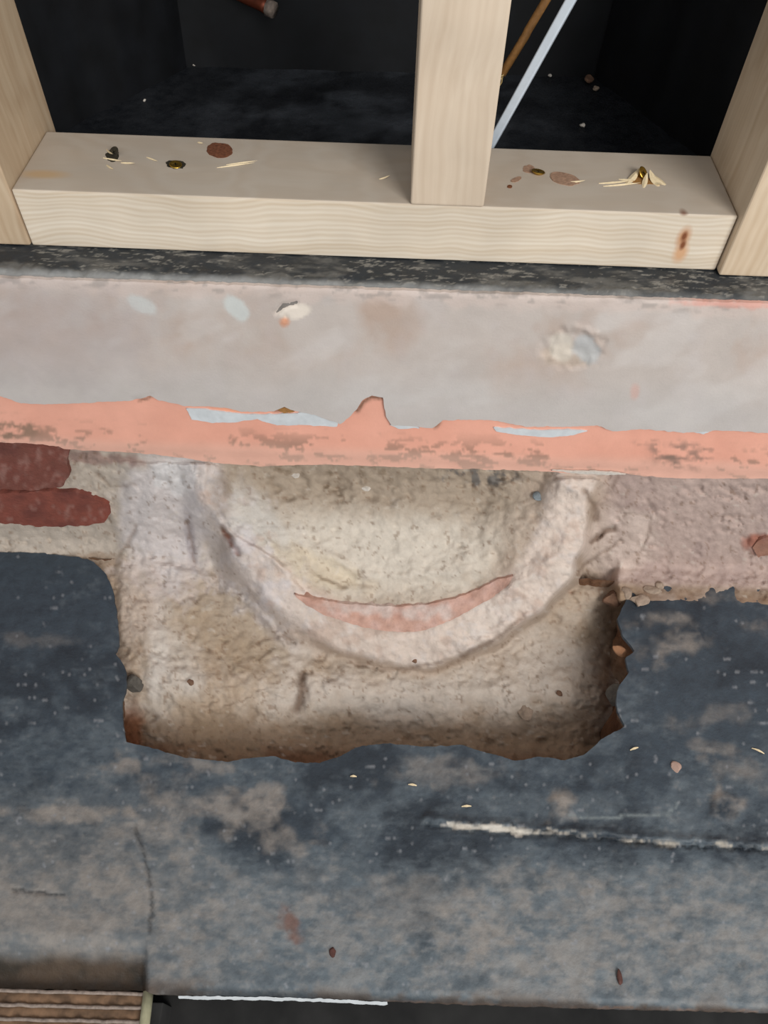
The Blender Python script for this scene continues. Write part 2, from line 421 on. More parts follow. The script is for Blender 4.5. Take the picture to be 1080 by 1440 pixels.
def t_mortar(px, py):
    px = np.asarray(px, float); py = np.asarray(py, float)
    yy = rollfix(px, py); r = rad(px, py)
    wx = px+16*fbm(px, py, 70, 3, 4); wy = py+14*fbm(px, py, 70, 3, 5)
    rw = rad(wx, wy)
    tw = t_y(YM)(px, py)
    tb = (z_bed(px, py)-CAM[2])/rays(px, py)[..., 2]
    k = .012
    k = .016+.030*ss(520, 250, px)
    h = np.clip(.5+.5*(tb-tw)/k, 0, 1)
    base = tb*(1-h)+tw*h-k*h*(1-h)
    ap = t_apron(px, py)
    # pale rim stands a little proud, hollow is scooped back from it
    lft = ss(520, 380, px); top = ss(800, 740, yy)
    w = ss(1.03+.06*lft, .965-.10*lft*(.35+.65*top), rw)
    rim = (.005*np.exp(-((rw-.93-.03*lft)/.09)**2))*(1-.75*top)*(1-.7*lft*ss(880, 820, yy))*(.75+.6*fbm(px, py, 45, 3, 13))
    e0 = .83+.12*lft*top-.05*ss(640, 760, px)*ss(880, 780, yy)
    hollow = .040*ss(e0+.13*ss(580, 760, px), .46-.14*ss(580, 760, px), rw)*ss(640, 700, yy)+.022*ss(e0+.05, .7, rw)*ss(745, 640, yy)
    hollow = hollow+.007*ss(.015, -.015, rw-e0+.02)*ss(600, 380, px)
    step = -.012*ss(.62, .50, np.hypot((wx-560)/250., (rollfix(wx, wy)-735)/150.))*ss(740, 800, yy)
    apr = np.minimum(base, ap)-rim+hollow+step
    t = base*(1-w)+apr*w
    # broad plaster buttress left of the hollow, running down the masonry
    t = t-.010*ss(150, 190, px)*ss(330, 285, px)*ss(850, 770, yy)
    t = t-.006*ss(160, 175, px)*ss(330, 200, px)*ss(760, 800, yy)*ss(1020, 900, yy)
    d = np.zeros(px.shape)
    d += .0045*fbm(px, py, 60, 4, 1)+.0022*fbm(px, py, 16, 4, 2, .6)*(1-.45*ss(.95, .8, rw)*ss(.55, .7, rw))
    d += .0018*fbm(px, py, 6, 3, 3, .6, 1.4)
    d -= .0018*(.25-np.abs(fbm(px, py, 26, 4, 16, .55, 1.5)))*ss(.60, .75, rw)
    d += .0030*ss(.28, .45, fbm(px, py, 14, 3, 17, .6, 1.3))*ss(.9, 1.0, rw)
    d -= .005*np.maximum(0, fbm(px, py, 13, 3, 14, .6)-.1)*line(px, py, [(205, 795), (290, 812), (372, 868), (402, 905), (440, 930), (560, 945), (650, 925), (740, 870)], 14, 4)
    d += .004*np.maximum(0, fbm(px, py, 20, 4, 15, .6, 1.5)-.05)*blob(px, py, 470, 815, 110, 24, 8, 1)
    d += .006*np.maximum(0, fbm(px, py, 22, 4, 12)-.25)*ss(.98, 1.05, rw)
    add_spots(px, py, PITS, d, +1); add_spots(px, py, BUMPS, d, -1)
    for pts, wd, dep in CRACKS: d += dep*line(px, py, pts, wd)
    for pts, wd, dep in RIDGES: d -= dep*line(px, py, pts, wd, 6)
    t = t+d
    lip = t_y(YW+.0125)(px, py)
    return np.where(yy < 662, np.maximum(t, lip), t)
def c_mortar(px, py):
    yy = rollfix(px, py); wx = px+16*fbm(px, py, 70, 3, 4); wy = py+14*fbm(px, py, 70, 3, 5)
    r = rad(wx, wy)
    c = np.zeros(px.shape+(3,))+lin((184,166,150))
    n = fbm(px, py, 45, 5, 30, .6); n2 = fbm(px, py, 12, 4, 31, .6)
    c = mix(c, lin((148,126,106)), np.clip(.5+n, 0, 1)*.6)
    # bed of the hole
    bed = ss(1.0, 1.06, r)*ss(780, 830, yy)
    c = mix(c, lin((184,168,150)), bed*.6)
    c = mix(c, lin((150,128,106)), bed*np.clip(n2*1.5+.35, 0, 1)*.6)
    c = mix(c, lin((190,182,172)), bed*blob(px, py, 240, 960, 40, 80, 0, 1)*.5)
    c = mix(c, lin((192,182,172)), bed*blob(px, py, 600, 975, 200, 28, 0, 1)*.55)
    c = mix(c, lin((194,182,170)), bed*blob(px, py, 770, 930, 60, 70, 0, 1)*.5)
    c = mix(c, lin((140,116,92)), ss(1000, 1040, yy+14*fbm(px, py, 50, 3, 33))*.7)
    c = mix(c, lin((110,72,48)), ss(1042, 1070, yy+10*fbm(px, py, 30, 3, 34))*.75)
    c = mix(c, lin((104,72,50)), ss(832, 862, px+10*fbm(px, py, 40, 3, 35))*ss(790, 840, yy)*.85)
    c = mix(c, lin((132,80,50)), blob(px, py, 186, 1028, 16, 36, 0, 1)*.8)
    g8 = fbm(px, py, 75, 4, 45, .55)
    c = mix(c, lin((196,186,176)), bed*np.clip(g8*2.2, 0, 1)*ss(1030, 990, yy)*.6)
    c = mix(c, lin((158,136,112)), bed*np.clip(-g8*2.2, 0, 1)*.6)
    c = mix(c, lin((150,130,106)), bed*blob(px, py, 330, 885, 80, 50, 35, .8, .5)*.55)
    c = mix(c, lin((198,190,182)), bed*blob(px, py, 222, 900, 14, 90, 4, 1, .6)*.55)
    # masonry right of the hollow
    right = ss(830, 870, px)*ss(815, 800, yy)
    c = mix(c, lin((178,156,148)), right*.8)
    c = mix(c, lin((160,140,134)), right*np.clip(n*2, 0, 1)*.5)
    c = mix(c, lin((206,188,176)), blob(px, py, 870, 760, 55, 45, -25, .5)*.6)
    c = mix(c, lin((150,84,62)), right*blob(px, py, 1075, 765, 28, 14, 0, .6)*.8)
    # masonry and buttress left
    left = ss(330, 280, px)*ss(830, 800, yy)
    c = mix(c, lin((178,168,156)), left*.7)
    c = mix(c, lin((198,190,188)), blob(px, py, 232, 735, 62, 98, -4, .7, .3)*.85)
    c = mix(c, lin((206,202,200)), blob(px, py, 265, 668, 50, 26, 0, .4)*.8)
    c = mix(c, lin((150,142,146)), blob(px, py, 268, 760, 8, 45, -6, .8)*.6)
    c = mix(c, lin((120,82,76)), blob(px, py, 140, 645, 55, 9, 4, .9, .8)*.6)
    c = mix(c, lin((142,116,92)), blob(px, py, 135, 790, 40, 12, 0, .8)*.6)
    c = mix(c, lin((186,170,158)), blob(px, py, 195, 840, 30, 60, 0, .8)*.6)
    # rim and hollow
    rim = ss(1.0, .96, r)*ss(.72, .8, r)
    c = mix(c, lin((206,190,178)), rim*.85)
    c = mix(c, lin((196,186,180)), rim*np.clip(n2*2, 0, 1)*.6)
    e0 = .83+.12*ss(520, 380, px)*ss(800, 740, yy)-.05*ss(640, 760, px)*ss(880, 780, yy)
    rg_ = ss(600, 760, px)
    ins = ss(e0-.02+.02*rg_, e0-.12-.22*rg_, r+.10*fbm(px, py, 50, 4, 46, .6))
    c = mix(c, lin((180,166,150)), ins*.85)
    c = mix(c, lin((204,194,180)), ins*blob(px, py, 520, 775, 190, 55, 4, 1)*.85)
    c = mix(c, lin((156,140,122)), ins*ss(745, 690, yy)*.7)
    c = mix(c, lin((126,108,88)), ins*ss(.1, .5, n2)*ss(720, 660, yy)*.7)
    c = mix(c, lin((196,190,182)), ins*blob(px, py, 345, 730, 35, 45, -20, .8)*.6)
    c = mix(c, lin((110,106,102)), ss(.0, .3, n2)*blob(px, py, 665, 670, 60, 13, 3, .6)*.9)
    c = mix(c, lin((120,98,72)), blob(px, py, 310, 700, 16, 28, 10, .8)*.8)
    c = mix(c, lin((196,182,174)), ss(-.3, .3, n2)*blob(px, py, 235, 812, 75, 26, 8, .8, .7)*.7)
    lil = ss(430, 330, px-.4*(yy-800))*ss(160, 185, px)*ss(1.10, 1.02, r)*ss(.80, .90, r)
    c = mix(c, lin((188,180,178)), lil*.75*(.6+.4*np.clip(n2*2, 0, 1)))
    c = mix(c, lin((188,182,174)), ins*blob(px, py, 370, 760, 40, 60, -25, 1)*.7)
    c = mix(c, lin((198,182,156)), ins*blob(px, py, 440, 800, 70, 26, 18, .8)*.6)
    c = mix(c, lin((206,196,186)), ss(.1, .5, fbm(px, py, 40, 4, 44, .6))*blob(px, py, 740, 800, 110, 60, -35, 1)*.5)
    c = mix(c, lin((140,98,78)), bed*ss(.0, .4, n2)*blob(px, py, 815, 832, 30, 26, 0, 1)*.6)
    for pts, wd, dep in CRACKS: c = mix(c, lin((104,80,62)), line(px, py, pts, wd)*min(.8, dep*150))
    c = mix(c, lin((132,84,66)), line(px, py, [(315, 748), (333, 776)], 4)*.8)
    sp = ss(.38, .6, fbm(px, py, 7, 3, 40, .6)); c = mix(c, lin((118,92,70)), sp*.5*(1-rim*.6))
    sp = ss(.46, .62, fbm(px, py, 9, 3, 41, .6, 1.6)); c = mix(c, lin((200,190,178)), sp*.35)
    c = mix(c, lin((196,190,192)), ss(.05, .45, fbm(px, py, 30, 4, 42, .6))*blob(px, py, 350, 780, 70, 90, -30, 1)*.5)
    c = mix(c, lin((176,150,134)), ss(.1, .5, fbm(px, py, 26, 4, 43, .6))*rim*.5)
    return np.clip(c, .002, 1)

# ------------------------------------------------------------------ structure: wall core, ledge, recess, lower floor
def sbox(name, lo, hi, mat, parent=None, kind='structure', bev=.0):
    bm = bmesh.new(); box_bm(bm, lo, hi, bev)
    o = bm_obj(name, bm, mat, parent)
    if kind and parent is None: o['kind'] = kind
    return o
wall = sbox('wall_front', (-1.4, .575, -.25), (1.4, .62, .35), M_stone2)
wall['label'] = 'low wall of brick and mortar under the plaster band'

# ledge on top of the wall and floor of the black recess, with a worn rounded front lip
xs = np.linspace(-.8, .8, 1501)
prof = [(.62, ZL), (.6, ZL), (.56, ZL)]+[(y, ZL) for y in np.linspace(.535, .487, 52)]
prof += [(YW+.0015+.008*(1-math.sin(a)), ZL-.008+.008*math.cos(a)) for a in np.linspace(.1, math.pi/2, 7)]
prof += [(YW+.0015, ZL-.014), (YW+.003, ZL-.03)]
prof = np.array(prof); s_along = np.arange(len(prof))
XX, KK = np.meshgrid(xs, np.arange(len(prof)))
YY = prof[KK, 0]; ZZ = prof[KK, 1]
mm = XX*1000; ym = YY*1000
nz = .0012*fbm(mm, ym+ZZ*900, 22, 4, 50)+.0007*fbm(mm, ym+ZZ*900, 5, 3, 51)
front = ss(.50, .486, YY)
ZZ = ZZ+nz*(.3+front)-.0015*front*np.maximum(0, fbm(mm, ym, 12, 3, 52)); YY = YY+nz*front
cL = np.zeros(XX.shape+(3,))+lin((38,42,46))
nl = fbm(mm, ym, 10, 5, 53, .65, 2.5)
cL = mix(cL, lin((98,96,92)), ss(-.15, .5, nl+.55*(.497-YY)*60*.3)*.85)
cL = mix(cL, lin((140,136,128)), ss(.26, .5, fbm(mm, ym, 2.2, 4, 54, .65, 3.5)+.25*fbm(mm, ym, 30, 2, 56))*.7)
gl = ss(.491, .482, YY)*ss(.45, -.05, XX+.3*fbm(mm, mm*0, 60, 3, 55))
cL = mix(cL, lin((152,152,150)), gl*.85)
cL = mix(cL, lin((120,112,106)), ss(.484, .480, YY)*.8)
idx = np.arange(XX.size).reshape(XX.shape)
q = np.stack([idx[:-1, :-1], idx[:-1, 1:], idx[1:, 1:], idx[1:, :-1]], -1).reshape(-1, 4)[:, ::-1]
ledge = mesh_obj('trim_1', np.stack([XX, YY, ZZ], -1).reshape(-1, 3), q, M_bitumen, None, cL.reshape(-1, 3))
tag(ledge, 'black painted ledge on top of the plastered wall', kind='structure')

# black recess behind the studs: slab, splayed cheeks, back
xb = np.linspace(-.5, .5, 140); yb = np.linspace(.62, .95, 60)
XB, YB = np.meshgrid(xb, yb); ZB = ZL+.0012*fbm(XB*1000, YB*1000, 30, 4, 60)
cB = np.zeros(XB.shape+(3,))+lin((20,23,28))
cB = mix(cB, lin((66,70,76)), ss(-.15, .45, fbm(XB*1000, YB*1000, 40, 5, 61, .6))*ss(.25, .05, np.abs(XB+.03))*.8)
idx = np.arange(XB.size).reshape(XB.shape)
q = np.stack([idx[:-1, :-1], idx[:-1, 1:], idx[1:, 1:], idx[1:, :-1]], -1).reshape(-1, 4)
rf = mesh_obj('recess_floor', np.stack([XB, YB, ZB], -1).reshape(-1, 3), q, M_bitumen, ledge, cB.reshape(-1, 3))
rf['label'] = 'black painted floor of the recess behind the studs'
def slabwall(name, a, b, z0, z1, th, label):
    a = Vector((*a, 0)); b = Vector((*b, 0)); d = (b-a).normalized(); n = Vector((d.y, -d.x, 0))*th
    bm = bmesh.new(); nx, nzc = 40, 40; g = []
    for j in range(nzc+1):
        row = []
        for i in range(nx+1):
            p = a+(b-a)*(i/nx); z = z0+(z1-z0)*j/nzc
            k = .003*float(fbm(i*9., j*9., 40, 3, len(name)))
            row.append(bm.verts.new(p+n.normalized()*k+Vector((0, 0, z))))
        g.append(row)
    for j in range(nzc):
        for i in range(nx): bm.faces.new((g[j][i], g[j][i+1], g[j+1][i+1], g[j+1][i]))
    back = [bm.verts.new(v.co-n) for v in (g[0][0], g[0][-1], g[-1][-1], g[-1][0])]
    bm.faces.new(back[::-1])
    o = bm_obj(name, bm, M_black, None, True); o['kind'] = 'structure'; o['label'] = label
    return o
cl = Z(270, 95, ZL); cr = Z(832, 108, ZL); cf = Z(120, 190, ZL)
slabwall('wall_back', (cl.x-.02, cl.y), (cr.x+.02, cr.y), ZL-.02, 1.5, .05, 'black painted back wall of the recess')
slabwall('wall_left', (cl.x-.14, .62), (cl.x, cl.y+.005), ZL-.02, 1.5, .05, 'black painted left cheek of the recess')
slabwall('wall_right', (cr.x, cr.y+.005), (cr.x+.11, .62), ZL-.02, 1.5, .05, 'black painted right cheek of the recess')
sbox('ceiling', (-.5, .60, 1.5), (.5, .95, 1.54), M_black)
sbox('wall_left_pier', (-.80, .615, ZL), (cl.x-.135, .95, 1.54), M_black).name = 'trim_2'
bpy.data.objects['trim_2']['label'] = 'black pier left of the recess'
sbox('trim_3', (cr.x+.105, .615, ZL), (.80, .95, 1.54), M_black)['label'] = 'black pier right of the recess'
low = sbox('trim_4', (-1.4, -.6, -.09), (1.4, .12, -.055), M_dark)
low['label'] = 'dark lower floor beyond the near edge of the black floor'

# ------------------------------------------------------------------ the floor with its broken hole
HOLE = [(110, 783), (132, 790), (150, 808), (160, 835), (165, 870), (168, 905), (162, 918), (176, 938), (179, 965),
        (171, 985), (173, 1020), (178, 1043), (215, 1052), (260, 1065), (320, 1071), (350, 1066), (385, 1063), (415, 1072),
        (450, 1073), (480, 1063), (500, 1051), (540, 1045), (600, 1050), (650, 1048), (690, 1060), (725, 1070),
        (760, 1064), (795, 1069), (820, 1062), (835, 1050), (845, 1040), (878, 1022), (872, 1008), (866, 992), (870, 965), (884, 945),
        (880, 925), (893, 915), (884, 904), (876, 893), (868, 870), (878, 848), (886, 836), (898, 826), (935, 824), (955, 818)]
FLOOR = [(-320, 758), (-100, 764), (0, 776), (60, 778)]+HOLE+[(1000, 813), (1080, 814), (1200, 822), (1400, 830),
        (1420, 1436), (1080, 1424), (900, 1420), (700, 1414), (540, 1408), (400, 1402), (250, 1400), (214, 1398), (206, 1394), (0, 1390), (-340, 1384)]
def z_floor_t(px, py):
    d = .0012*fbm(px, py, 90, 4, 70)+.0006*fbm(px, py, 14, 4, 71)
    d += .0035*line(px, py, [(600, 1157), (660, 1166), (760, 1172), (900, 1184), (1120, 1198)], 3, 5)
    d -= .003*line(px, py, [(600, 1152), (760, 1164), (900, 1176), (1120, 1190)], 6, 5)
    d += .0015*line(px, py, [(190, 1160), (205, 1210), (213, 1260), (212, 1310)], 2.5, 4)
    d += .0012*line(px, py, [(20, 1252), (60, 1256), (90, 1258)], 2, 3)
    d -= .003*blob(px, py, 792, 1132, 16, 20, 0, .8)+.003*blob(px, py, 1022, 1136, 20, 20, 0, .8)
    # soft worn fall at the near edges
    yy = rollfix(px, py)
    fall = .018*ss(1384, 1425, yy)**2*ss(215, 260, px)+.020*ss(1325, 1400, yy)*ss(209, 201, px)
    return t_z(0.0)(px, py)+d+fall
def c_floor(px, py):
    c = np.zeros(px.shape+(3,))+lin((54,64,73))
    yy = rollfix(px, py)
    a = fbm(px, py, 120, 5, 80, .6); b = fbm(px, py, 34, 5, 81, .65, 1.5); e = fbm(px, py, 10, 4, 82, .65, 1.6)
    c = mix(c, lin((30,37,45)), ss(0, .6, -a-b*.5)*.65)
    dust = .16+.5*ss(1060, 1300, yy)+.12*ss(500, 900, px)*ss(1150, 1300, yy)+.42*a+.34*b+.22*e+.22*fbm(px, py, 3.5, 3, 83, .6, 3.0)-.35*blob(px, py, 60, 840, 130, 80, 0, 1)-.3*blob(px, py, 1000, 960, 120, 130, 0, 1)
    dust = dust-.30*blob(px, py, 440, 1215, 150, 60, 25, 1)-.22*blob(px, py, 720, 1190, 300, 20, 3, 1)
    c = mix(c, lin((114,123,128)), np.clip(dust, 0, 1)*.9)
    c = mix(c, lin((104,98,92)), np.clip(dust, 0, 1)*ss(420, 100, px)*ss(1080, 1200, yy)*.7)
    c = mix(c, lin((138,132,126)), ss(.45, 1.0, dust+.4*e)*.4)
    tan = lin((148,138,128))
    for (x, y, rx, ry, an_, k) in [(60, 1143, 130, 9, 2, .8), (330, 1150, 110, 24, 18, .75), (220, 1185, 50, 28, 30, .6), (375, 1125, 32, 16, 10, .8),
            (180, 1078, 26, 8, 0, .7), (260, 1072, 60, 8, 8, .6), (120, 1280, 170, 60, 8, .45), (955, 905, 44, 16, -16, .8), (945, 868, 26, 12, 0, .8),
            (1000, 840, 50, 8, 0, .5), (905, 872, 30, 10, -10, .6), (1060, 880, 14, 14, 0, .7), (792, 1132, 17, 20, 0, .9), (1022, 1136, 20, 20, 0, .9),
            (1045, 1085, 40, 14, 20, .5), (600, 1290, 120, 40, 10, .35), (850, 1330, 220, 70, 0, .4), (1000, 1050, 40, 8, 5, .5), (740, 1235, 70, 18, 5, .5),
            (610, 1090, 60, 16, 0, .45), (440, 1290, 60, 50, 30, .2), (60, 900, 60, 8, 0, .25), (1010, 1005, 60, 14, -10, .35)]:
        c = mix(c, tan, blob(px, py, x, y, rx, ry, an_, 1.1, 1.2, 5, 22)*k*.8*np.clip(.7+b*1.2+e*.6, 0, 1))
    c = mix(c, lin((196,188,176)), blob(px, py, 705, 1166, 60, 5, 5, .4, .8)*.95)
    c = mix(c, lin((176,166,152)), line(px, py, [(640, 1160), (840, 1175), (930, 1185), (1120, 1194)], 3.2, 6)*ss(-.2, .2, e+b)*.9)
    c = mix(c, lin((16,18,22)), line(px, py, [(720, 1160), (800, 1176), (950, 1190), (1120, 1200)], 1.8, 5)*.8)
    c = mix(c, lin((20,22,26)), line(px, py, [(190, 1160), (205, 1210), (213, 1260), (212, 1310)], 2.5, 4)*.6)
    c = mix(c, lin((20,22,26)), line(px, py, [(20, 1252), (60, 1256), (90, 1258)], 2, 3)*.7)
    c = mix(c, lin((130,138,138)), line(px, py, [(800, 1148), (870, 1149), (940, 1144), (952, 1130)], 2, 4)*.6)
    c = mix(c, lin((134,136,140)), ss(.56, .66, fbm(px, py, 4.5, 3, 90, .6, 2.8))*.6)
    # darker brown tones along the near edge and in the worn corner
    c = mix(c, lin((66,50,34)), ss(1332, 1362, py+8*b)*ss(209, 200, px)*.93)
    c = mix(c, lin((34,31,24)), ss(1332, 1362, py)*ss(209, 200, px)*ss(-.15, .4, fbm(px, py, 40, 3, 95))*.8)
    c = mix(c, lin((150,120,100)), line(px, py, [(545, 1409), (800, 1416), (1080, 1423)], 2, 3)*.8)
    c = mix(c, lin((84,66,50)), ss(1380, 1405, yy+6*b)*ss(.1, .5, a+b+.4)*.7)
    c = mix(c, lin((26,26,28)), ss(1392, 1408, yy+4*b)*.6*ss(212, 230, px))
    c = mix(c, lin((112,74,58)), blob(px, py, 410, 1300, 12, 24, -20, .9, .8)*.7)
    return np.clip(c, .002, 1)
floor = patch('floor', FLOOR, z_floor_t, M_bitumen, None, 3.6, 3.0, 1.6, (0, 0, -.004), c_floor, 11)
tag(floor, 'black painted floor, scuffed and dusty, broken through at the wall', kind='structure')

# earthy sides of the hole, undercut below the black skin
B = resample(HOLE+[(955, 818)], 3.0, 1.6, 11)
k0 = 0
P0 = on(z_floor_t, B[:-4, 0], B[:-4, 1]); n = len(P0)
cen = P0.mean(0); out = P0-cen; out[:, 2] = 0; out /= np.linalg.norm(out, axis=1)[:, None]
rings = []; cols = []
dep = [-.003, -.008, -.016, -.026, -.038, -.052, -.07, -.09, -.12]
for k, dz in enumerate(dep):
    s = np.arange(n)*3.0
    u = .0015+.010*ss(0, 1, k/4)+.006*fbm(s, s*0+k*12., 18, 4, 101)*min(1, k*.4)
    P = P0+out*u[:, None]; P[:, 2] = dz+.0015*fbm(s, s*0+k*7, 10, 3, 102)
    rings.append(P)
    c = np.zeros((n, 3))+lin((112,80,58)); nn = fbm(s, s*0+k*9, 20, 4, 103)
    c = mix(c, lin((150,128,108)), np.clip(nn*1.6, 0, 1)*.7); c = mix(c, lin((70,44,30)), np.clip(-nn*1.8, 0, 1)*.7)
    cols.append(c)
V = np.concatenate(rings); idx = np.arange(len(V)).reshape(len(dep), n)
q = np.stack([idx[:-1, :-1], idx[:-1, 1:], idx[1:, 1:], idx[1:, :-1]], -1).reshape(-1, 4)
o = mesh_obj('hole_side', V, q, M_earth, floor, np.concatenate(cols)); o['label'] = 'brown earthy broken side of the hole'

# ------------------------------------------------------------------ mortar surfaces: one relief, cut into its things
st = 2.2
gx, gy = np.meshgrid(np.arange(-330, 1420, st), np.arange(596, 1118, st))
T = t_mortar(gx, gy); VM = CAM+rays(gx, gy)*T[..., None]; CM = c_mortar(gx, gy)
yyg = rollfix(gx, gy)
wxg = gx+16*fbm(gx, gy, 70, 3, 4); wyg = gy+14*fbm(gx, gy, 70, 3, 5); rg = rad(wxg, wyg)
reg = np.zeros(gx.shape, int)
wallm = (yyg < 838) | ((yyg < 860) & ((gx < 130) | (gx > 930)))
bedm = (yyg >= 800) & (gx > 120) & (gx < 925)
reg[wallm] = 1; reg[bedm & (yyg >= 806)] = 2
reg[(rg < 1.0) & (yyg > 600)] = 3
reg[(rg < .80)] = 4
def sub(name, which, mat, parent):
    m = reg[:-1, :-1] == which
    idx = np.arange(gx.size).reshape(gx.shape)
    q = np.stack([idx[:-1, :-1], idx[1:, :-1], idx[1:, 1:], idx[:-1, 1:]], -1)[m]
    used, inv = np.unique(q, return_inverse=True)
    return mesh_obj(name, VM.reshape(-1, 3)[used], inv.reshape(q.shape), mat, parent, CM.reshape(-1, 3)[used])
mw = sub('mortar_face', 1, M_mortar, wall); mw['label'] = 'uneven pale mortar smeared over the bare brick course'
mb = sub('hole_bed', 2, M_mortar, floor); mb['label'] = 'rough brown and grey mortar bed at the bottom of the hole'
basin = empty('mortar_basin', on(t_mortar, 560., 930.), 'half-round hollow of pale mortar under the coral strip, curved brick in its rim', 'basin')
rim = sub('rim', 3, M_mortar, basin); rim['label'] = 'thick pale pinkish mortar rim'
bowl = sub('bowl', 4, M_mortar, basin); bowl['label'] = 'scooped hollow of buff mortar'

# curved red brick set in the lower rim
def c_arc(px, py):
    c = np.zeros(px.shape+(3,))+lin((186,148,132)); a = fbm(px, py, 16, 4, 120)
    c = mix(c, lin((196,162,150)), np.clip(a*1.8, 0, 1)*.8)
    c = mix(c, lin((200,186,178)), blob(px, py, 560, 858, 90, 9, 4, 1, .9)*.7)
    return mix(c, lin((168,124,108)), np.clip(-a*1.6, 0, 1)*.6)
ARC = [(414, 836), (440, 841), (475, 848), (520, 852), (560, 853), (600, 850), (640, 842), (675, 828), (700, 815), (722, 811),
       (712, 826), (690, 842), (660, 858), (625, 877), (595, 887), (560, 889), (520, 884), (485, 875), (455, 864), (430, 851)]
t_smooth = lambda px, py: t_mortar(px, py)
o = patch('curved_brick', ARC, t_smooth, M_brick, basin, 4, 3, 1.5, (0, .012, -.006), c_arc, 31,
          lift=lambda x, y: .0035+.0*x)
o['label'] = 'curved face of red brick showing through the rim'

# red bricks of the bare course
def c_brick(base):
    def f(px, py):
        c = np.zeros(px.shape+(3,))+lin(base); a = fbm(px, py, 30, 5, 130, .6, 1.8); b = fbm(px, py, 8, 4, 131)
        c = mix(c, lin((124,64,54)), np.clip(a*1.6, 0, 1)*.6); c = mix(c, lin((88,50,46)), np.clip(-a*1.6, 0, 1)*.7)
        return mix(c, lin((156,120,110)), ss(.1, .6, b+.5*a)*.5)
    return f
bl = lambda x, y: .0012*fbm(x, y, 20, 4, 140)
SB = t_y(YM-.0065)
for i, (poly, base, lb) in enumerate([
        ([(-300, 596), (-120, 606), (60, 614), (98, 620), (94, 650), (98, 668), (88, 684), (40, 690), (0, 688), (-140, 682), (-300, 676)], (114,69,59), 'dark red brick showing under the coral strip'),
        ([(-210, 690), (0, 694), (60, 691), (105, 692), (128, 699), (152, 710), (154, 722), (146, 735), (120, 739), (60, 741), (0, 735), (-210, 728)], (126,70,58), 'red brick with a broken rounded end'),
        ([(-470, 684), (-230, 690), (-228, 726), (-470, 720)], (112,54,46), None),
        ([(1058, 770), (1070, 758), (1082, 754), (1200, 756), (1300, 758), (1300, 796), (1180, 794), (1078, 782), (1066, 784)], (152,112,94), 'orange red brick edge showing through mortar')]):
    o = patch('brick', poly, SB if i < 3 else t_y(YM-.003), M_brick, wall, 4.5, 3.5, 2.0, (0, .03, 0), c_brick(base), 40+i, lift=bl)
    if lb: o['label'] = lb

# coral painted render, the skim coat over it, flakes of white paint
def c_coral(px, py):
    c = np.zeros(px.shape+(3,))+lin((232,170,148)); a = fbm(px, py, 60, 4, 150); yy = rollfix(px, py)
    c = mix(c, lin((224,160,138)), np.clip(a+.3, 0, 1)*.7)
    low = ss(598, 640, yy)
    sc = fbm(px, py-.12*px, 8, 4, 151, .65, 3.2)
    c = mix(c, lin((138,112,96)), ss(.16, .34, sc+.45*fbm(px, py, 80, 3, 153))*low*.8)
    c = mix(c, lin((222,182,164)), ss(625, 645, yy+5*a)*.5)
    c = mix(c, lin((140,116,98)), ss(.0, .4, sc+.1)*blob(px, py, 15, 600, 50, 16, 0, 1)*.8)
    c = mix(c, lin((120,104,94)), ss(.0, .4, sc+.1)*blob(px, py, 965, 640, 60, 18, 8, 1)*.7)
    c = mix(c, lin((240,168,136)), blob(px, py, 325, 575, 22, 5, 5, .5)*.8)
    c = mix(c, lin((104,76,56)), line(px, py, [(503, 578), (510, 566), (522, 559), (538, 558)], 3.2, 2)*.9)
    c = mix(c, lin((110,84,64)), line(px, py, [(196, 563), (212, 558)], 2, 1)*.8+line(px, py, [(612, 600), (618, 594)], 3, 1)*.7+line(px, py, [(386, 577), (404, 577)], 3, 1)*.7)
    return np.clip(c, 0, 1)
CORAL = [(-400, 520), (1480, 560), (1480, 692), (1280, 684), (1080, 673), (1020, 673), (960, 673), (900, 669), (860, 663), (800, 665), (720, 661),
         (620, 659), (540, 656), (450, 653), (370, 656), (300, 651), (260, 644), (180, 636), (90, 632), (82, 628), (60, 625), (0, 622), (-250, 612), (-400, 606)]
coral = patch('coral_render', CORAL, t_y(YW+.003), M_coral, wall, 3.2, 2.8, 1.2, (0, .011, 0), c_coral, 51,
              lift=lambda x, y: .0004*fbm(x, y, 25, 3, 152)-.002*ss(640, 652, rollfix(x, y)))
coral['label'] = 'coral painted strip of old render'
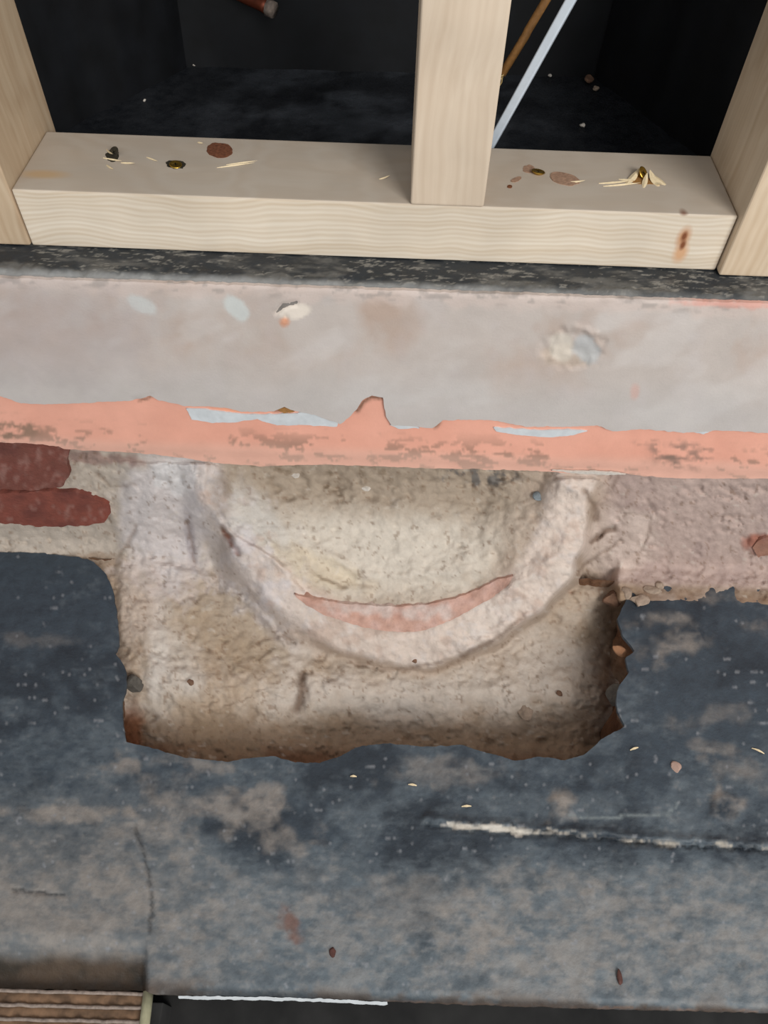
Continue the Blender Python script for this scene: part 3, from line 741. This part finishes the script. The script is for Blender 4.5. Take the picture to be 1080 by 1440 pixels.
def c_plaster(px, py):
    c = np.zeros(px.shape+(3,))+lin((190,179,171)); yy = rollfix(px, py); a = fbm(px, py, 90, 5, 160); b = fbm(px, py, 26, 4, 161)
    c = mix(c, lin((180,156,140)), np.clip(a*1.8+.25+.5*b, 0, 1)*.8*ss(610, 430, yy+0*px))
    c = mix(c, lin((204,196,190)), ss(.1, .5, fbm(px+py*.8, py, 60, 4, 164, .55, 1.6))*.5)
    c = mix(c, lin((190,188,186)), ss(500, 570, yy)*.4)
    c = mix(c, lin((196,188,186)), np.clip(b, 0, 1)*.4)
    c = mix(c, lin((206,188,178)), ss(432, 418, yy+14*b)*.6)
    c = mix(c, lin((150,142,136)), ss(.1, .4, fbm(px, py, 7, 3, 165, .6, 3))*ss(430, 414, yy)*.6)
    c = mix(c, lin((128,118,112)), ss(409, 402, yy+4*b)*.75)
    c = mix(c, lin((212,150,134)), blob(px, py, 1030, 428, 70, 5, 2, .8, .6)*.7)
    g = lin((200,202,198))
    c = mix(c, g, blob(px, py, 198, 428, 22, 10, 25, .5, .25)*.85); c = mix(c, g, blob(px, py, 332, 433, 22, 13, 35, .4, .25)*.95)
    c = mix(c, lin((226,214,200)), blob(px, py, 412, 438, 24, 12, -10, .4, .3)*.9)
    c = mix(c, lin((204,130,84)), blob(px, py, 400, 453, 7, 6, 0, .8)*.7)
    c = mix(c, lin((190,172,154)), blob(px, py, 800, 500, 36, 16, 0, .5)*.6)
    c = mix(c, lin((214,206,192)), blob(px, py, 790, 488, 18, 18, 0, .5)*.6)
    c = mix(c, lin((176,178,178)), blob(px, py, 824, 490, 17, 24, -20, .4)*.8)
    c = mix(c, lin((208,160,146)), blob(px, py, 893, 552, 6, 10, 0, .9)*.5)
    c = mix(c, lin((176,166,164)), blob(px, py, 60, 470, 160, 70, 0, 1)*.45)
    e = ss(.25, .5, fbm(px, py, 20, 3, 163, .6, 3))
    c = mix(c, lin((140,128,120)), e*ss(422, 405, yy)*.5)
    return np.clip(c, 0, 1)
def l_plaster(px, py):
    d = .0007*fbm(px, py, 60, 3, 170)+.00012*fbm(px, py, 8, 3, 171)
    d = d-.0045*line(px, py, [(388, 440), (398, 430), (416, 427)], 2.6, 2)-.003*blob(px, py, 402, 447, 4, 3)
    d = d-.0025*blob(px, py, 806, 490, 40, 28, 0, .3, .4)+.0012*blob(px, py, 800, 505, 20, 8, 0, .6, .6)
    d = d+.0018*line(px, py, [(775, 505), (790, 470), (815, 459), (838, 470), (846, 492)], 3, 5)
    d = d+.0012*fbm(px, py, 9, 3, 172)*blob(px, py, 800, 490, 38, 28)
    d = d-.003*ss(414, 400, rollfix(px, py))
    d = d-.0015*line(px, py, [(188, 562), (213, 555)], 2, 2)
    return d
PL = [(-420, 374), (0, 391), (270, 399), (540, 408), (800, 417), (1080, 427), (1500, 442),
      (1500, 628), (1280, 617), (1080, 609), (1010, 606), (960, 608), (900, 604), (862, 607), (840, 598), (800, 600), (740, 600), (700, 592),
      (660, 590), (622, 591), (615, 596), (608, 602), (580, 600), (550, 598), (543, 585), (538, 560), (522, 556), (510, 562), (500, 578), (490, 588), (478, 596),
      (455, 588), (430, 580), (415, 578), (400, 572), (385, 578), (345, 579), (300, 571), (260, 571), (225, 564), (212, 556), (196, 561), (180, 564), (130, 566),
      (60, 569), (30, 567), (0, 557), (-250, 545), (-420, 540)]
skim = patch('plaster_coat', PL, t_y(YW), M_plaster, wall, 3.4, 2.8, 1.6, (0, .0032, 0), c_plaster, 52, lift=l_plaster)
skim['label'] = 'grey pink skim plaster with a ragged lower edge'
for i, poly in enumerate([[(262, 574), (300, 577), (345, 583), (385, 583), (430, 580), (478, 590), (474, 600), (430, 598), (390, 598), (362, 590), (335, 593), (300, 595), (270, 590)],
                          [(694, 601), (720, 603), (760, 605), (800, 604), (826, 607), (800, 613), (765, 615), (725, 611), (698, 607)],
                          [(548, 598), (585, 599), (590, 602), (560, 603)], [(965, 606), (1000, 606), (990, 610)],
                          [(775, 662), (860, 664), (880, 668), (820, 667)], [(388, 575), (404, 573), (414, 579), (400, 582)]]):
    o = patch('paint_flake', poly, t_y(YW+.0018), [M_white, M_white, M_white, M_white, M_pale, M_cable][i], wall, 3, 2.5, 1.2, (0, .0014, 0), None, 60+i,
              lift=lambda x, y: .0004*fbm(x, y, 8, 3, 175))
    if i == 5: o['label'] = 'broken brown hole edge in the plaster'
    elif i < 2: o['label'] = 'flaking strip of white paint'
# the same wall and floor carried on beyond the frame
M_pl2 = plain('skim_plaster_far', (186,174,166), .85, 0, .12, 12); M_co2 = plain('coral_paint_far', (224,158,134), .65, 0, .08, 20)
M_mo2 = plain('mortar_far', (170,152,140), .95, 0, .18, 40, .6); M_fl2 = plain('black_floor_far', (74,82,90), .65, 0, .4, 18, .4)
for sx in (-1, 1):
    def ext(name, xa, xb, lo, hi, m, par):
        a, b = sorted((sx*xa, sx*xb)); o = sbox(name, (a, lo[0], lo[1]), (b, hi[0], hi[1]), m, par); return o
    ext('plaster_coat', .47, 1.4, (YW+.0006, .20), (.56, ZL-.012), M_pl2, wall)
    ext('coral_render', .47, 1.4, (YW+.0036, .172), (.56, .20), M_co2, wall)
    ext('mortar_face', .47, 1.4, (YM+.009, -.1), (.575, .172), M_mo2, wall)
    ext('floor_slab', .40, 1.4, (.128, -.055), (.50, -.006), M_fl2, floor)
ob = sbox('floor_slab', (-.40, .128, -.055), (.40, .222, -.006), M_fl2, floor)
ob = sbox('floor_slab', (-.155, .074, -.055), (1.4, .128, -.010), M_fl2, floor)

# ------------------------------------------------------------------ timber frame
X0, X1, YF, YBk, ZT = -.2785, .2485, .516, .602, ZL+.0465
plate = empty('sole_plate', ((X0+X1)/2, .56, ZL), 'horizontal pale softwood sole plate lying on the black ledge between two outer studs', 'timber')
pc = Vector(plate.location)
def timber(name, lo, hi, mat, parent, bev=.002):
    bm = bmesh.new(); c = [(lo[i]+hi[i])/2 for i in range(3)]
    box_bm(bm, [lo[i]-c[i] for i in range(3)], [hi[i]-c[i] for i in range(3)], bev, 3)
    me = bpy.data.meshes.new(name); bm.to_mesh(me); bm.free(); me.materials.append(mat)
    o = bpy.data.objects.new(name, me); o.location = c
    COL.objects.link(o)
    if parent is not None: o.parent = parent; o.location = Vector(c)-Vector(parent.location)
    return o
kf = Y(963, 335, YF); cplate = Vector(((X0+X1)/2, (YF+YBk)/2, (ZL+ZT)/2))
k2 = Vector(kf)-cplate
KS = lambda x, y: Y(x, y, YF)-cplate
kl = Z(60, 245, ZT)-cplate
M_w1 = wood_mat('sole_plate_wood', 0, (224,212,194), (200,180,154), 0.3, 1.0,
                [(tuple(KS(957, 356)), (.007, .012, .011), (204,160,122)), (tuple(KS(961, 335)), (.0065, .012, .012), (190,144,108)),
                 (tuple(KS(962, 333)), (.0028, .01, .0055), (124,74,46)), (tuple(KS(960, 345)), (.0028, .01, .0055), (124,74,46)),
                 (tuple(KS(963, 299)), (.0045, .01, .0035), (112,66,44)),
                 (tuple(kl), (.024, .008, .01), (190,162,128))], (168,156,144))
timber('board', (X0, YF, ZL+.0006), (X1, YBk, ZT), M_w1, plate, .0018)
M_w2 = wood_mat('middle_stud_wood', 2, (212,194,172), (190,168,144), 1.7, .35)
M_w3 = wood_mat('left_stud_wood', 2, (200,178,150), (172,144,114), 3.1, .6)
M_w4 = wood_mat('right_stud_wood', 2, (214,194,168), (188,162,132), 5.2, .6)
mid = timber('timber_stud', (.0110, YF-.001, ZT), (.0640, YBk-.006, 1.25), M_w2, None)
tag(mid, 'middle upright stud, clean and squared, standing on the sole plate', 'timber', 'wall frame studs')
lft = timber('timber_stud', (X0-.053, YF-.001, ZL+.001), (X0-.0008, YBk+.02, 1.25), M_w3, None)
tag(lft, 'left upright stud, butted against the left end of the sole plate', 'timber', 'wall frame studs')
rgt = timber('timber_stud', (X1+.0008, YF-.007, ZL+.001), (X1+.055, YBk+.004, 1.25), M_w4, None)
tag(rgt, 'right upright stud, against the sole plate end with the resin streak, its foot slightly forward', 'timber', 'wall frame studs')
kd = patch('knot', [(1073, 88), (1076, 86), (1078, 92), (1075, 97), (1072, 94)], lambda px, py: (X1+.0004-CAM[0])/rays(px, py)[..., 0], M_knot3, rgt, 2, 1.5, .4, (.0008, 0, 0), None, 5)

# knots, screws, splits on the sole plate
TP = t_z(ZT+.0004)
def ell(cx, cy, rx, ry, ang=0, n=22, j=.08, seed=0):
    r = random.Random(seed); a0 = math.radians(ang); P = []
    for k in range(n):
        t = 2*math.pi*k/n; q = 1+r.uniform(-j, j); u = math.cos(t)*rx*q; v = math.sin(t)*ry*q
        P.append((cx+u*math.cos(a0)-v*math.sin(a0), cy+u*math.sin(a0)+v*math.cos(a0)))
    return P
def knot(cx, cy, rx, ry, mat, lb, ang=0, dome=.0008, seed=0):
    o = patch('knot', ell(cx, cy, rx, ry, ang, 26, .05, seed), TP, mat, plate, 2.0, 2.0, .5, (0, 0, -.0006), None, seed+2,
              lift=lambda x, y: dome*np.clip(1-np.hypot((x-cx)/rx, (y-cy)/ry)**2, 0, 1)+.00025*np.sin(np.hypot((x-cx)/rx, (y-cy)/ry)*16))
    o['label'] = lb
knot(309, 211, 18.5, 10.5, M_knot, 'round brown knot near the back edge', 4, seed=1)
knot(794, 251, 21, 8.5, M_knot2, 'pale brown oval knot', 12, .0005, 2)
knot(717, 262, 3.5, 2.2, M_knot3, 'small dark pin knot', 0, .0003, 3)
knot(726, 252, 8, 3, M_knot2, 'faint small knot', -20, .0002, 4)
def screw(px, py, r, tilt, lb, mat=M_gold, dz=.0012):
    c = Z(px, py, ZT+dz)
    bm = bmesh.new(); n = 24
    # countersunk disc with a shallow dish and a cross recess cut as a sunken star
    prof = [(0, -.25), (.30, -.25), (.34, .05), (.72, .14), (.93, .10), (1.0, -.05), (.45, -.9), (.4, -2.2)]
    ringsv = []
    for (rr, zz) in prof:
        row = []
        for k in range(n):
            t = 2*math.pi*k/n; q = rr
            if 0 < rr < .4: q = rr*(1.35 if k % 6 == 0 else (.95 if k % 6 in (1, 5) else .42))
            row.append(bm.verts.new((q*r*math.cos(t), q*r*math.sin(t), zz*r*.55)))
        ringsv.append(row)
    for a, b in zip(ringsv[:-1], ringsv[1:]):
        for k in range(n):
            try: bm.faces.new((a[k], b[k], b[(k+1) % n], a[(k+1) % n]))
            except ValueError: pass
    bmesh.ops.remove_doubles(bm, verts=bm.verts, dist=1e-6)
    me = bpy.data.meshes.new('screw'); bm.to_mesh(me); bm.free(); me.materials.append(mat); me.materials.append(M_slot)
    for p in me.polygons:
        if math.hypot(p.center.x, p.center.y) < .42*r and p.center.z > -.3*r: p.material_index = 1
    o = bpy.data.objects.new('screw', me); COL.objects.link(o); o.parent = plate
    o.location = c-Vector(plate.location); o.rotation_euler = tilt; o['label'] = lb
    # the torn countersink the head sits in
    return o
screw(247, 231, .0048, (.12, .1, .3), 'brass yellow screw head, left, slightly sunk')
screw(757, 241, .0054, (-.15, .12, .1), 'brass yellow screw head beside the pale knot')
screw(905, 243, .0052, (.6, .55, .4), 'screw head driven at an angle among splinters', M_gold, .003)
screw(160, 214, .0045, (.5, -.6, .2), 'dark sunken screw in a torn hole', M_hole, .0015)
for i, (cx, cy, rx, ry, mt) in enumerate([(247, 231, 14, 6, M_hole), (158, 219, 9, 8, M_hole), (744, 238, 9, 5.5, M_knot2), (905, 254, 22, 5, M_cable)]):
    patch('screw_hole', ell(cx, cy, rx, ry, 5, 22, .12, i+9), t_z(ZT+.0002), mt, plate, 3, 2, .8, (0, 0, -.0004), None, i+70)
spl_r = random.Random(5)
def splinter(a, b, w, h, mat=M_splinter):
    """thin lifted sliver of wood from a to b (points on the plate's top)"""
    A = Z(*a, ZT); Bp = Z(*b, ZT); d = Bp-A; s = Vector((-d.y, d.x, 0)).normalized()*w*.5
    V = []; nn = 6
    for k in range(nn+1):
        t = k/nn; ww = math.sin(math.pi*(.12+.85*t))*1.0; p = A+d*t+Vector((0, 0, h*t*t))
        V += [p-s*ww, p+s*ww, p+Vector((0, 0, .0008*ww))]
    Fc = []
    for k in range(nn):
        i = 3*k; j = i+3
        Fc += [[i, j, j+2, i+2], [i+2, j+2, j+1, i+1], [i+1, j+1, j, i]]
    Fc += [[0, 2, 1], [3*nn, 3*nn+1, 3*nn+2]]
    mesh_obj('splinter', [tuple(v) for v in V], Fc, mat, plate, smooth=False)
for a, b, w, h in [((842, 258), (885, 256), .003, .001), ((848, 262), (900, 259), .0022, .0012), ((880, 260), (897, 244), .005, .004), ((926, 262), (912, 246), .006, .004),
                   ((936, 260), (915, 250), .006, .003), ((888, 256), (896, 244), .004, .004), ((905, 264), (908, 250), .004, .004), ((870, 252), (893, 256), .003, .002),
                   ((918, 256), (930, 262), .004, .002), ((800, 256), (822, 257), .002, .002),
                   ((145, 222), (172, 228), .002, .001), ((170, 229), (190, 231), .0018, .001), ((150, 210), (160, 222), .002, .003), ((305, 236), (358, 230), .0013, .0008), ((318, 232), (362, 227), .001, .0006),
                   ((206, 221), (222, 228), .0014, .0008), ((278, 200), (286, 203), .002, .001), ((150, 232), (160, 240), .002, .001), ((533, 252), (548, 250), .0018, .002)]:
    splinter(a, b, w, h)

# ------------------------------------------------------------------ things in the recess
pa = Y(690, 204, .628); pb = Y(803, 0, .612); dd = (pb-pa).normalized()
pbase = pa-dd*((pa.z-ZL-.002)/dd.z)
bar = empty('plastic_trunking', pbase, 'slim white plastic strip leaning behind the sole plate by the middle stud', 'pipe')
def bar_part(name, p0, L, w, d, mat):
    bm = bmesh.new(); box_bm(bm, (-w/2, -d/2, 0), (w/2, d/2, L), .0015, 3)
    o = bm_obj(name, bm, mat); o.parent = bar; o.location = p0-Vector(bar.location)
    o.rotation_euler = dd.to_track_quat('Z', 'Y').to_euler(); return o
bar_part('strip', pbase+dd*.008, .33, .0125, .007, M_pvc)
o = bar_part('end_plug', pbase, .009, .0112, .006, plain('grey_plug', (128,144,152), .5)); o['label'] = 'grey end plug'
ca = Y(706, 104, .640); cb = Y(768, 0, .650); dc = (cb-ca).normalized()
cord = empty('cord', ca, 'tan cord with a frayed end hanging beside the middle stud', 'cord')
v, fc = tube([ca, ca+dc*.03+Vector((.0005, 0, 0)), ca+(cb-ca)*.6, cb, cb+dc*.3], .0032, 12)
mesh_obj('sheath', v, fc, M_cable, cord)
for k in range(7):
    e = ca-dc*(.004*k)+Vector((-.0005*k, 0, 0)); v, fc = tube([e-Vector((.0034, 0, .001)), e+Vector((0, -.0036, 0)), e+Vector((.0034, 0, .002))], .0006, 6)
    if k < 5: mesh_obj('binding_turn', v, fc, M_strand, cord)
for k in range(5):
    e = ca+Vector((spl_r.uniform(-.002, .002), 0, 0)); f_ = Y(695+spl_r.uniform(-3, 5), 122+spl_r.uniform(-6, 8), .638)
    v, fc = tube([e, (e+f_)/2+Vector((spl_r.uniform(-.002, .002), 0, 0)), f_], .0005, 5); mesh_obj('strand', v, fc, M_strand, cord)
a = Y(325, -14, .83); b = Y(376, 10, .815)
v, fc = tube([a-(b-a)*1.2, a, b-(b-a)*.12, b], [.006, .006, .006, .0066], 14)
st_ = empty('copper_pipe', b, 'short dull copper pipe end poking from the black back wall', 'pipe')
mesh_obj('pipe', v, fc, M_copper, st_)
v, fc = tube([b, b+(b-a).normalized()*.008], [.0075, .007], 8); mesh_obj('nut', v, fc, M_cord, st_)
for i, (px, py, s, m, lb) in enumerate([
        (273, 91, .0036, M_pale, 'white plaster crumb in the back left corner of the recess'),
        (344, 92, .0022, M_blue, 'tiny grey crumb at the foot of the recess back wall'),
        (203, 141, .002, M_pale, 'tiny pale crumb by the left cheek of the recess'),
        (773, 106, .0026, M_pale, 'small pale crumb just right of the white plastic strip'),
        (828, 111, .0065, M_stone2, 'greyish mortar lump at the back right of the recess'),
        (838, 124, .0042, M_stone, 'pale mortar lump in front of the greyish lump'),
        (819, 176, .0034, M_pale, 'lone round plaster crumb near the back edge of the sole plate')]):
    p = Z(px, py, ZL+s*.5); rock('plaster_crumb', p, (s, s*.8, s*.6), m, 200+i, lb, 'crumb', None, 'crumbs on the recess floor')

# ------------------------------------------------------------------ rubble and litter around the hole
def on_mortar(px, py, lift=.0): return Vector(on(t_mortar, np.array([float(px)]), np.array([float(py)]))[0])+Vector((0, 0, lift))
for i, (px, py, sz, m, lb, where) in enumerate([
        (861, 842, (.013, .011, .010), M_stone2, 'brown rounded stone lodged in the right edge of the hole', -.016),
        (880, 836, (.010, .008, .007), M_stone, 'grey mortar chunk at the top right corner of the hole', -.002),
        (868, 978, (.012, .013, .016), M_stone3, 'grey angular stone in the right side of the hole', -.030),
        (872, 915, (.009, .006, .005), plain('ochre_stone', (160,116,84), .9), 'small ochre stone under the right lip of the hole', -.012),
        (918, 829, (.011, .006, .004), M_stone, 'flat mortar crumb on the crust right of the hole', .002),
        (900, 845, (.010, .006, .004), M_stone, 'flat mortar crumb at the crust edge nearest the brown stone', .002),
        (928, 823, (.006, .005, .004), M_stone, 'small mortar crumb against the wall right of the hole', .002),
        (899, 843, (.012, .008, .004), M_stone, 'broad mortar crust piece overlapping the black floor edge', .001),
        (188, 962, (.010, .010, .012), M_stone3, 'dark grey stone in the left side of the hole', -.022)]):
    p = Z(px, py, where); rock('rubble_stone', p, sz, m, 300+i, lb, 'stone', None, 'rubble around the hole edge')
for i, (px, py, s, m, lb) in enumerate([
        (740, 1002, .010, M_stone, 'pale flat pebble set in the bed of the hole near its right end'),
        (757, 698, .006, M_blue, 'blue grey pebble stuck in the upper right of the hollow'),
        (583, 930, .003, M_stone2, 'tiny brown pebble below the pale rim'),
        (515, 686, .005, M_pale, 'pale crumb stuck under the coral strip'),
        (415, 668, .005, M_pale, 'pale crumb stuck at the upper left of the hollow'),
        (787, 975, .004, M_stone2, 'small brown pebble on the right part of the bed'),
        (268, 960, .004, M_stone2, 'small brown pebble on the left part of the bed')]):
    rock('pebble', on_mortar(px, py, .0005), (s, s, s*.5), m, 330+i, lb, 'pebble', None, 'pebbles in the mortar')
for i, (px, py, sz, m, lb) in enumerate([
        (951, 1078, (.005, .006, .003), plain('pinkish_stone', (168,140,126), .9), 'pinkish pebble on the black floor right of the hole'),
        (871, 1374, (.0024, .0065, .002), M_rust, 'dark brown elongated chip near the bottom right'),
        (468, 1338, (.003, .0045, .0018), M_rust, 'dark red speck of grit near the bottom middle'),
        (376, 1040, (.0, .0, .0), M_pale, None)]):
    if lb is None: continue
    rock('chip', Z(px, py, .001), sz, m, 350+i, lb, 'chip', None, 'grit on the black floor').rotation_euler = (0, 0, .1)
sh = random.Random(9)
for (px, py, l, an_, lb) in [(580, 1104, .008, 5, 'tiny white shaving below the middle of the hole'), (656, 1134, .009, -5, 'tiny white shaving above the pale crack'),
                        (892, 1053, .009, -20, 'white shaving at the bottom right corner of the hole'), (497, 1092, .006, 0, 'tiny pale shaving just under the hole edge'),
                        (1066, 1056, .012, 25, 'pale shaving at the right edge, level with the hole bottom')]:
    p = Z(px, py, .0012); a_ = math.radians(-an_); d = Vector((math.cos(a_), math.sin(a_), 0))*l/2; s = Vector((-d.y, d.x, 0)).normalized()*.0011
    V = []
    for k in range(5):
        t = k/4*2-1; w = 1-.6*abs(t); q_ = p+d*t+Vector((0, 0, .0014*(1-t*t))); V += [q_-s*w, q_+s*w, q_+Vector((0, 0, -.0008))]
    Fc = []
    for k in range(4):
        i, j = 3*k, 3*k+3; Fc += [[i, j, j+1, i+1], [i+1, j+1, j+2, i+2], [i+2, j+2, j, i]]
    o = mesh_obj('wood_shaving', [tuple(v) for v in V], Fc, M_splinter, smooth=False); tag(o, lb, 'shaving', 'wood shavings on the black floor')

# worn white paint line at the floor's near edge
o = patch('white_edge_line', [(250, 1400), (300, 1401), (380, 1402), (440, 1404), (500, 1407), (545, 1409), (545, 1413), (500, 1412), (430, 1408), (350, 1406), (280, 1405), (252, 1404)],
          lambda x, y: z_floor_t(x, y), M_white, floor, 2.5, 2.0, 1.6, (0, 0, -.0006), None, 91, lift=lambda x, y: .0008+0*x)
o['label'] = 'worn white painted line along the near edge'

# ------------------------------------------------------------------ woven mat, bottom left
ZM = -.014
mat_root = empty('woven_mat', Z(100, 1420, ZM-.006), 'brown woven mat with pale cords and binding in the near left corner', 'mat')
def row(py, dx=0): return Z(-260, py-9, ZM), Z(205+dx, py+3, ZM)
ys = [1395, 1415, 1435, 1455, 1476, 1497]
for i, y0 in enumerate(ys):
    A, Bv = row(y0); pts = []; n_ = 70
    for k in range(n_+1):
        t = k/n_; pts.append(A.lerp(Bv, t)+Vector((0, .0006*float(fbm(k*3., i*40., 9, 2, 5)), .0011*math.sin(k*1.9+i))))
    v, fc = tube(pts, .0014, 8); mesh_obj('cord', v, fc, M_cord, mat_root)
    if i < len(ys)-1:
        A2, B2 = row(ys[i+1]); V = []; Fc = []; nn = 90; m_ = 6
        for k in range(nn+1):
            for j in range(m_+1):
                t = k/nn; u = j/m_; p = A.lerp(Bv, t).lerp(A2.lerp(B2, t), u)
                V.append(tuple(p+Vector((0, 0, -.0022+.0016*abs(math.sin(k*.55+(i % 2)*1.57))*math.sin(math.pi*u)))))
        for k in range(nn):
            for j in range(m_): a0 = k*(m_+1)+j; Fc.append([a0, a0+1, a0+m_+2, a0+m_+1])
        mesh_obj('woven_band', V, Fc, M_band, mat_root)
A, Bv = Z(209, 1394, ZM+.001), Z(196, 1500, ZM+.001)
v, fc = tube([A, A.lerp(Bv, .3), A.lerp(Bv, .6), Bv], .0042, 10)
o = mesh_obj('edge_binding', v, fc, M_bind, mat_root); o['label'] = 'pale edge binding'
sA, sB = Z(-270, 1388, ZM-.008), Z(214, 1520, ZM-.008)
bm = bmesh.new(); box_bm(bm, (sA.x, min(sA.y, sB.y), -.055), (sB.x-.001, max(sA.y, sB.y)-.002, ZM-.005), .001)
bm_obj('backing', bm, M_dark, mat_root)
